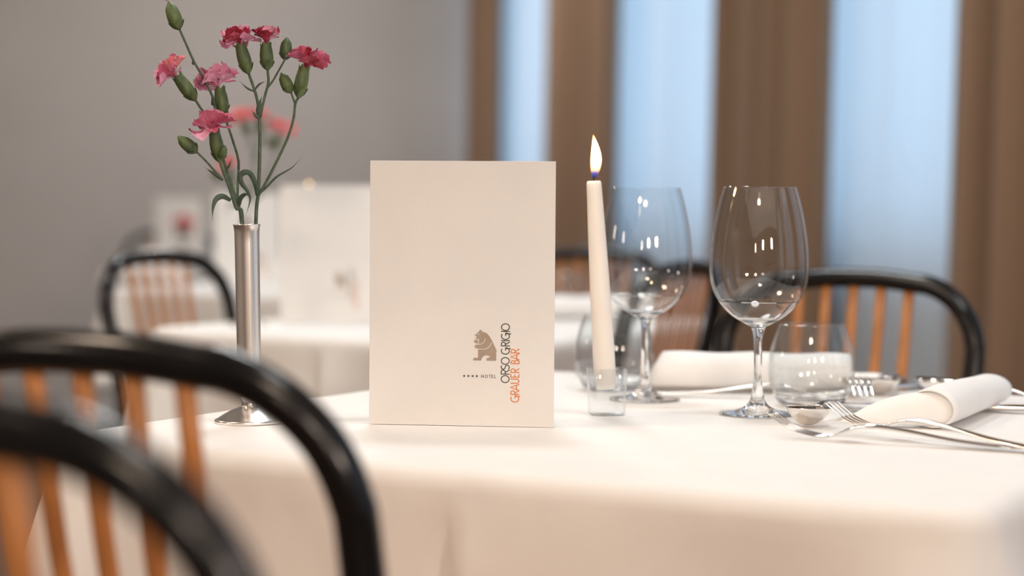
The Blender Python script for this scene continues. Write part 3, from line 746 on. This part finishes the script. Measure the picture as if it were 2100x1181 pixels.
PM = [M['petal'], M['petal_mauve'], M['petal_red'], M['petal_coral']]
def spray(label, stems, calyces, buds, leaves, seed, org):
    """everything in world coordinates relative to org, so that a copy can stand in another vase"""
    rnd = random.Random(seed); t = thing('carnation', label, 'flower', org, 0, 'carnations in the vases'); O = Vector(org)
    for pts, r0, r1 in stems:
        bm = bmesh.new(); P = spline([p-O for p in pts], 6); n = len(P)
        rad = [r0+(r1-r0)*i/(n-1) for i in range(n)]
        tube(bm, P, rad, 10); obj('stem', bm, M['stem'], t)
    for (p0, p1, size, spread, mats, dd) in calyces:
        bm = bmesh.new(); calyx(bm, p0-O, p1-O, .0058 if size > .012 else .005, rnd=rnd); c = obj('calyx', bm, M['calyx'], t)
        bm = bmesh.new(); blossom(bm, (p1-O)*.82+(p0-O)*.18, (p1-p0)+dd*(p1-p0).length, size, rnd, spread, mats=mats); o = obj('blossom', bm, PM, t)
    for (p0, p1, r) in buds:
        bm = bmesh.new(); calyx(bm, p0-O, p0-O+(p1-p0)*.8, r, tip=True, rnd=rnd); obj('bud', bm, M['calyx'], t)
    for pts, wd in leaves:
        bm = bmesh.new(); ribbon(bm, [p-O for p in pts], wd, rnd); o = obj('leaf', bm, M['leaf'], t)
        s = o.modifiers.new('leaf_thickness', 'SOLIDIFY'); s.thickness = .0005
    return t
def node(P, r=.0019): return [(P+Vector((0, 0, -.003)), P, P+Vector((0, 0, .003)))]
V0 = Vector((0, 0, 0))
mouth = zp(505, 1130)
inside = Vector((vb.x-.0005, vb.y, TZ+.06))
sA = spray('tallest carnation spray, three pink blooms and two buds, growing upright from the vase',
    [([inside+Vector((.003, 0, 0)), zp(553, 1122), zp(564, 980), zp(571, 830), zp(573, 700), zp(571, 600)], .0016, .00145),
     ([zp(571, 600), zp(562, 520), zp(548, 460), zp(517, 372)], .0013, .0012),
     ([zp(575, 590), zp(585, 540), zp(602, 470), zp(616, 415), zp(612, 352)], .0012, .0011),
     ([zp(614, 440), zp(640, 405), zp(660, 370), zp(698, 303)], .0009, .0008),
     ([zp(566, 985), zp(590, 945), zp(625, 880), zp(672, 785), zp(715, 690), zp(742, 600), zp(752, 522), zp(768, 492)], .0013, .0011),
     ([zp(751, 525), zp(742, 500), zp(730, 466)], .0009, .0008)],
    [(zp(515, 368), zp(476, 232), .0175, 1.0, (1, 0, 2, 1), V0), (zp(612, 350), zp(604, 228), .0150, .62, (2, 2, 2, 1), Vector((.1, 0, 0))),
     (zp(768, 490), zp(797, 345), .0195, .82, (0, 0, 2, 0), Vector((.25, 0, 0)))],
    [(zp(700, 300), zp(711, 186), .0052), (zp(730, 466), zp(680, 365), .0052)],
    [([zp(566, 982), zp(610, 940), zp(660, 890), zp(735, 845), zp(786, 790)], .0011),
     ([zp(560, 985, -.004), zp(552, 935, -.006), zp(528, 880, -.008), zp(498, 868, -.010), zp(474, 888, -.010), zp(482, 925, -.010), zp(508, 960, -.010), zp(524, 1000, -.01), zp(515, 1045, -.01), zp(497, 1096, -.01)], .0026),
     ([zp(574, 590, -.003), zp(568, 545, -.004), zp(583, 482, -.004)], .0028),
     ([zp(572, 600, -.003), zp(550, 580, -.004), zp(533, 556, -.004)], .0016),
     ([zp(550, 462), zp(510, 445), zp(470, 408)], .0010), ([zp(550, 450), zp(570, 425), zp(606, 408)], .0010)], 3, Vector((vb.x, vb.y, TZ)))
sC = spray('carnation with one ruffled pink bloom low over the vase and a side bud',
    [([inside+Vector((-.003, -.002, 0)), zp(482, 1124, -.002), zp(452, 1045, -.008), zp(415, 930, -.012), zp(388, 860, -.014), zp(372, 812, -.015)], .0017, .0014),
     ([zp(386, 908, -.012), zp(345, 862, -.014), zp(300, 812, -.016), zp(254, 766, -.018)], .0010, .0008)],
    [(zp(372, 815, -.015), zp(344, 668, -.018), .0185, 1.0, (0, 1, 0, 0), Vector((-.1, 0, 0)))],
    [(zp(254, 766, -.018), zp(158, 686, -.020), .0055), (zp(378, 800, -.02), zp(396, 732, -.024), .0036)],
    [([zp(386, 910, -.012), zp(340, 875, -.014), zp(295, 845, -.016)], .0015), ([zp(398, 865, -.012), zp(418, 835, -.012), zp(430, 800, -.012)], .0012),
     ([zp(425, 1010, -.01), zp(385, 990, -.014), zp(352, 1005, -.016), zp(336, 1050, -.018), zp(333, 1112, -.018)], .0026)], 5, Vector((vb.x, vb.y, TZ)))
sD = spray('carnation with a thin stem and one mauve-pink bloom behind the long bud stem',
    [([inside+Vector((0, .003, 0)), zp(478, 1122, .004), zp(462, 1040, .006), zp(461, 940, .008), zp(465, 815, .010), zp(440, 720, .012), zp(410, 630, .014), zp(392, 575, .014)], .0012, .0010)],
    [(zp(390, 573, .014), zp(372, 450, .016), .0205, .86, (1, 0, 1, 1), Vector((-.25, 0, 0)))],
    [], [([zp(465, 815, .008), zp(466, 850, .006), zp(474, 800, .006)], .0012),
         ([zp(465, 1045, .0), zp(475, 1000, -.003), zp(500, 980, -.005), zp(515, 990, -.006)], .0022),
         ([zp(400, 580, .012), zp(408, 565, .010), zp(404, 535, .010)], .0016)], 7, Vector((vb.x, vb.y, TZ)))
sE = spray('carnation with a tilted pink bloom and one tall closed bud reaching the top',
    [([inside+Vector((-.002, .002, 0)), zp(486, 1123, .0), zp(466, 1050, .0), zp(430, 930, .0), zp(392, 815, .004), zp(362, 690, .006), zp(350, 600, .006)], .0015, .0012),
     ([zp(350, 600, .006), zp(345, 540, .006), zp(333, 485, .006), zp(292, 400, .006), zp(238, 305, .006), zp(200, 220, .004), zp(168, 148, .002)], .0011, .0010),
     ([zp(352, 610, .006), zp(320, 595, .004), zp(285, 560, .002), zp(247, 503, .0)], .0011, .0010)],
    [(zp(247, 503, .0), zp(160, 388, -.004), .0175, .84, (0, 1, 0, 3), Vector((-.3, 0, 0)))],
    [(zp(165, 146, .002), zp(112, 6, .002), .0062)],
    [([zp(300, 585, .002), zp(280, 572, .0), zp(262, 555, .0)], .0015), ([zp(318, 590), zp(316, 565), zp(318, 540)], .0008),
     ([zp(335, 490, .004), zp(338, 530, .004), zp(342, 480, .004)], .0018), ([zp(236, 300, .004), zp(238, 325, .004), zp(240, 290, .004)], .0014)], 9, Vector((vb.x, vb.y, TZ)))
bm = bmesh.new(); blossom(bm, zp(112, 30, .002)-Vector((vb.x, vb.y, TZ)), Vector((-.3, 0, 1)), .006, random.Random(4), .25, n=(3, 3, 2), mats=(0,)); obj('bud_tip', bm, PM, sE)
a2 = dup(sA, (-.417, 3.02, TZ), R(15), 'blurred coral-pink carnation spray in the second vase, widest bloom')
for ch in a2.children:
    if ch.name.startswith('blossom'):
        ch.data = ch.data.copy()
        cc = sum((v.co for v in ch.data.vertices), Vector())/len(ch.data.vertices)
        for v in ch.data.vertices: v.co = cc+(v.co-cc)*1.45
        ch.data.materials.clear()
        for _ in range(4): ch.data.materials.append(M['petal_coral'])
a3 = dup(sC, (-.417, 3.02, TZ), R(-20), 'blurred coral-pink carnation in the second vase, lower single bloom')
for ch in a3.children:
    if ch.name.startswith('blossom'):
        ch.data = ch.data.copy(); ch.data.materials.clear()
        for _ in range(4): ch.data.materials.append(M['petal_coral'])
# short pink flower in the small glass at the far table
fp = tb4.location.copy()
t = thing('carnation', 'short pink flower in the small glass by the smallest menu card', 'flower', fp, 0, 'carnations in the vases')
bm = bmesh.new(); tube(bm, [(0, 0, .012), (.004, 0, .08), (.010, 0, .15)], .0016, 8); obj('stem', bm, M['stem'], t)
for k, (dx, dz) in enumerate(((.008, .14), (-.008, .125), (.022, .125))):
    bm = bmesh.new(); calyx(bm, Vector((dx, 0, dz-.03)), Vector((dx, 0, dz)), .010); obj('calyx', bm, M['calyx'], t)
    bm = bmesh.new(); blossom(bm, Vector((dx, 0, dz)), Vector((0, -.3, 1)), .026, random.Random(k), 1.0); ob = obj('blossom', bm, [M['petal_coral']]*4, t)

# ---------------------------------------------------------------- cutlery (lies along +x, handle end at 0, working end at L)
def section_loft(bm, secs):
    """secs: list of rings (lists of Vectors), same length"""
    rings = [[bm.verts.new(v) for v in r] for r in secs]; n = len(rings[0])
    for a, b in zip(rings, rings[1:]):
        for k in range(n): bm.faces.new((a[k], a[(k+1) % n], b[(k+1) % n], b[k]))
    bm.faces.new(rings[0][::-1]); bm.faces.new(rings[-1])
def oval(x, z, w_, th, y=0, n=12, tilt=0): return [Vector((x-math.sin(tilt)*th/2*math.sin(a), y+w_/2*math.cos(a), z+math.cos(tilt)*th/2*math.sin(a))) for a in [2*PI*k/n for k in range(n)]]
def fork_meshes(L=.195):
    xs = [0, .01, .05, .09, .115, .130, .150, .175, L]
    zs = [.0030, .0026, .0052, .0105, .0125, .0105, .0030, .0070, .0185]
    def cz(x): return interp_s(xs, zs, x)
    bm = bmesh.new(); secs = []
    for i in range(46):
        x = .001+(.142-.001)*i/45
        w_ = interp([0, .004, .02, .05, .10, .118, .130, .140, .151], [.006, .014, .017, .013, .0062, .0070, .0185, .0235, .0235], x)
        th = interp([0, .05, .11, .125, .151], [.0022, .0026, .0040, .0030, .0018], x)
        secs.append(oval(x, cz(x), w_, th))
    section_loft(bm, secs); h = bm
    tines = []
    for k in range(4):
        bm = bmesh.new(); y0 = (k-1.5)*.0062; secs = []
        for i in range(20):
            x = .139+(L-.139)*i/19; s = i/19
            secs.append(oval(x, cz(x), .0031*(1-.5*s**3), .0019*(1-.35*s), y0*(1-.05*s), 8))
        section_loft(bm, secs); tines.append(bm)
    return h, tines
def interp_s(xs, ys, x):
    """smooth Catmull-Rom interpolation"""
    i = 0
    while i < len(xs)-2 and x > xs[i+1]: i += 1
    t = max(0, min(1, (x-xs[i])/(xs[i+1]-xs[i])))
    def m_(k):
        if k <= 0: return (ys[1]-ys[0])/(xs[1]-xs[0])
        if k >= len(xs)-1: return (ys[-1]-ys[-2])/(xs[-1]-xs[-2])
        return (ys[k+1]-ys[k-1])/(xs[k+1]-xs[k-1])
    h = xs[i+1]-xs[i]
    return (2*t**3-3*t*t+1)*ys[i]+(t**3-2*t*t+t)*h*m_(i)+(-2*t**3+3*t*t)*ys[i+1]+(t**3-t*t)*h*m_(i+1)
def make_fork(label):
    t = thing('fork', label, 'fork', (0, 0, 0), 0, 'forks'); h, tn = fork_meshes()
    obj('handle', h, M['steel'], t)
    for b in tn: obj('tine', b, M['steel'], t)
    return t
def make_spoon(label, L=.19, bw=.040):
    t = thing('spoon', label, 'spoon', (0, 0, 0), 0, 'spoons'); bl = .060*L/.19*1.0
    x0 = L-bl
    bm = bmesh.new(); secs = []
    xs = [0, .01, .05, x0-.03, x0-.012, x0+.004]; zs = [.003, .0026, .0055, .0155, .0175, .0150]
    for i in range(40):
        x = .001+(x0+.003)*i/39
        w_ = interp([0, .004, .02, .05, x0-.02, x0-.004, x0+.004], [.006, .013, .016, .012, .0058, .0068, .010], x); th = interp([0, .05, x0-.02, x0+.003], [.0022, .0026, .0038, .0018], x)
        secs.append(oval(x, interp_s(xs, zs, x), w_, th))
    section_loft(bm, secs); obj('handle', bm, M['steel'], t)
    bm = bmesh.new(); nr, ns = 10, 36; top = []; bot = []
    cx = x0+bl/2
    for lay, dz in ((0, 0), (1, -.0012)):
        c = bm.verts.new((cx, 0, .0016+dz+.0004)); rings = []
        for i in range(1, nr+1):
            s = i/nr; rg = []
            for k in range(ns):
                a = 2*PI*k/ns; ex = math.cos(a)*bl/2; ey = math.sin(a)*bw/2*(1+.12*math.cos(a+PI))
                z = .0016+dz+.0140*s**2.2+.0015*math.cos(a)*s-(0 if lay == 0 or i < nr else -.0008)
                rg.append(bm.verts.new((cx+ex*s, ey*s, z)))
            rings.append(rg)
        for k in range(ns): bm.faces.new((c, rings[0][k], rings[0][(k+1) % ns]))
        for a_, b2 in zip(rings, rings[1:]):
            for k in range(ns): bm.faces.new((a_[k], a_[(k+1) % ns], b2[(k+1) % ns], b2[k]))
        top.append(rings[-1])
    for k in range(ns): bm.faces.new((top[0][k], top[0][(k+1) % ns], top[1][(k+1) % ns], top[1][k]))
    obj('bowl', bm, M['steel'], t); return t
def make_knife(label, L=.22):
    t = thing('table_knife', label, 'knife', (0, 0, 0), 0, 'table knives')
    bm = bmesh.new(); secs = []
    for i in range(24):
        x = .001+.099*i/23; w_ = interp([0, .004, .02, .08, .1], [.008, .015, .017, .012, .011], x); secs.append(oval(x, .0042, w_, interp([0, .01, .1], [.004, .006, .0058], x)))
    section_loft(bm, secs); obj('handle', bm, M['steel'], t)
    bm = bmesh.new(); secs = []
    for i in range(24):
        x = .098+(L-.098)*i/23; s = i/23; w_ = interp([0, .1, .7, .92, 1], [.010, .017, .019, .014, .003], s); secs.append(oval(x, .0036, w_, .0018*(1-.4*s), y=(.019-w_)/2-.001))
    section_loft(bm, secs); obj('blade', bm, M['steel'], t); return t
def lay(o, h, tip, rx=0, zoff=.0012, ry=0):
    """handle end at point h, working end towards tip"""
    d = tip-h; o.location = (h.x, h.y, TZ+zoff); o.rotation_euler = (rx, ry, math.atan2(d.y, d.x)); return o
fk = make_fork('fork closest to the cloth edge, tines curving up beside the small spoon')
lay(fk, on(2103, 929), on(1586, 897))
fk.scale = (1.05, 1, 1)
f2 = dup(fk, (0, 0, 0), 0, 'fork with raised tines crossing behind the closest fork, beside the rolled napkin')
lay(f2, on(2166, 936), on(1703, 889), zoff=.0012, ry=R(-1.8))
sp = make_spoon('small spoon lying between the forks and the round tumbler', .158, .037)
lay(sp, on(1770, 848), on(1612, 886))
kn = make_knife('knife lying behind the rolled napkin, mostly hidden by it')
lay(kn, on(2150, 850), on(1818, 840))
s2 = make_spoon('large spoon whose bowl points up behind the rolled napkin', .200, .042)
lay(s2, on(2240, 842), on(1912, 812), zoff=.0015)
f3 = dup(fk, (0, 0, 0), 0, 'blurred fork lying tines down behind the round tumbler')
lay(f3, on(1700, 790), on(1778, 832), rx=PI, zoff=.0255); f3.rotation_euler[1] = 0
f4 = dup(fk, (0, 0, 0), 0, 'fork lying along the folded napkin, behind the wine glass stem'); lay(f4, on(1345, 813), on(1600, 818))
k3 = dup(kn, (0, 0, 0), 0, 'blurred knife beyond the tumbler, close to the window chair'); lay(k3, on(1895, 797), on(1775, 808))
s3 = dup(sp, (0, 0, 0), 0, 'blurred small spoon beyond the tumbler, close to the window chair'); lay(s3, on(1880, 790), on(1790, 815))
f5 = dup(fk, (0, 0, 0), 0, 'blurred fork seen through the tumbler behind the candle'); lay(f5, on(1180, 775), on(1330, 772))

# ---------------------------------------------------------------- napkins
def napkin_flat(label):
    """folded napkin propped as a long flat roll, length along x, centred, bottom at z=0"""
    bm = bmesh.new(); Ln = .19; prof = []
    for k in range(40):      # open spiral section, several soft layers
        a = -PI*.45 + k/39*PI*3.9; s = k/39; rr = 1-.34*s
        prof.append((.026*rr*math.cos(a)*1.0, .0205*rr*math.sin(a)+.0205))
    rows = []
    for i in range(21):
        x = (i/20-.5)*Ln; e = 1+.02*math.sin(i*.8)
        rows.append([Vector((x+(.012*(1-p[1]/.041) if i == 0 else 0)*-1-(.016*(1-p[1]/.041) if i == 0 else 0), p[0]*e, p[1]*e)) for p in prof])
    for i in (0, 1, 2, 3):
        for j, v in enumerate(rows[i]): v.x = (-.5*Ln)+(i/20)*Ln - .026*(1-rows[i][j].z/.041)*(1-i/4)
    vr = [[bm.verts.new(v) for v in r] for r in rows]
    for a, b in zip(vr, vr[1:]):
        for k in range(len(prof)-1): bm.faces.new((a[k], a[k+1], b[k+1], b[k]))
    o = obj('napkin', bm, M['napkin']); s = o.modifiers.new('cloth_thickness', 'SOLIDIFY'); s.thickness = .0014; s.offset = 0
    return tag(o, label, 'napkin', 'folded white napkins')
n1 = napkin_flat('white napkin folded into a long flat roll behind the wine glass stem')
q0, q1 = on(1352, 806), on(1742, 812)
c_ = (q0+q1)/2+Vector((0, .024, 0)); n1.location = (c_.x+.006, c_.y, TZ+.001); n1.rotation_euler = (0, 0, math.atan2(q1.y-q0.y, q1.x-q0.x))
n3 = dup(n1, (0, 0, 0), TA+R(8), 'blurred white napkin beyond the tumbler, near the window chair'); q = on(1775, 798); n3.location = (q.x-.02, q.y+.01, TZ+.001); n3.scale = (.40, .7, .40)
n4 = dup(n1, (0, 0, 0), R(5), 'blurred white napkin on the second tablecloth between menu card and candle'); q = on(1230, 655); n4.location = (q.x, q.y, TZ+.001)
n5 = dup(n1, (0, 0, 0), R(0), 'blurred white napkin on the third tablecloth, seen through the chair slats'); q = on(300, 582); n5.location = (q.x, q.y, TZ+.001)
def napkin_roll(label):
    """loose roll with a cornet-like flap: roll along +y from the mouth, flap tip at (-.062,.0)"""
    t = thing('rolled_napkin', label, 'napkin', (0, 0, 0), 0, 'folded white napkins')
    def ring(cx, y, rx, rz, z0, n=40, tw=0):
        return [Vector((cx+rx*math.cos(a), y+tw*math.cos(a), z0+rz+rz*math.sin(a)*(1 if math.sin(a) > 0 else 1))) for a in [2*PI*k/n for k in range(n)]]
    bm = bmesh.new(); secs = []
    for i in range(16):
        s = i/15; secs.append(ring(.002*math.sin(s*3), .0+.235*s, .0235-.002*s+.001*math.sin(s*9), .0158+.0012*math.sin(s*4+.4), 0, tw=-.012*(1-s)))
    rings = [[bm.verts.new(v) for v in r] for r in secs]; n = len(rings[0])
    for a, b in zip(rings, rings[1:]):
        for k in range(n): bm.faces.new((a[k], a[(k+1) % n], b[(k+1) % n], b[k]))
    o = obj('outer_wrap', bm, M['napkin'], t); s_ = o.modifiers.new('cloth_thickness', 'SOLIDIFY'); s_.thickness = .0013
    bm = bmesh.new(); T_ = Vector((-.078, -.006, .0012)); grid = []; na, ns_ = 48, 20
    for k in range(na+1):
        a = R(-10+360*k/na); q = k/na
        Rp = Vector((.0226*math.cos(a), .006-.012*math.cos(a), .0158+.0152*math.sin(a))); row = []
        for m_ in range(ns_+1):
            u = m_/ns_; p_ = T_.lerp(Rp, u)
            p_.z += .006*math.sin(PI*u)*max(0, math.sin(a)) + .0012*math.sin(q*19)*math.sin(PI*u)
            p_.y += .004*math.sin(PI*u)*max(0, math.sin(a))
            p_.z = max(.0006, p_.z); row.append(bm.verts.new(p_))
        for m_ in range(6):      # the inner layer runs on inside the wrap
            row.append(bm.verts.new((Rp.x*.97, Rp.y+.012*(m_+1), .0158+(Rp.z-.0158)*.97)))
        grid.append(row)
    for a, b in zip(grid, grid[1:]):
        for m_ in range(len(a)-1): bm.faces.new((a[m_], b[m_], b[m_+1], a[m_+1]))
    obj('inner_flap', bm, M['napkin'], t)
    return t
nr_ = napkin_roll('white napkin rolled like a cornet, its open mouth towards the crossed forks')
q0 = on(1915, 884); nr_.location = (q0.x, q0.y+.014, TZ+.0012); nr_.rotation_euler = (0, 0, R(-26))
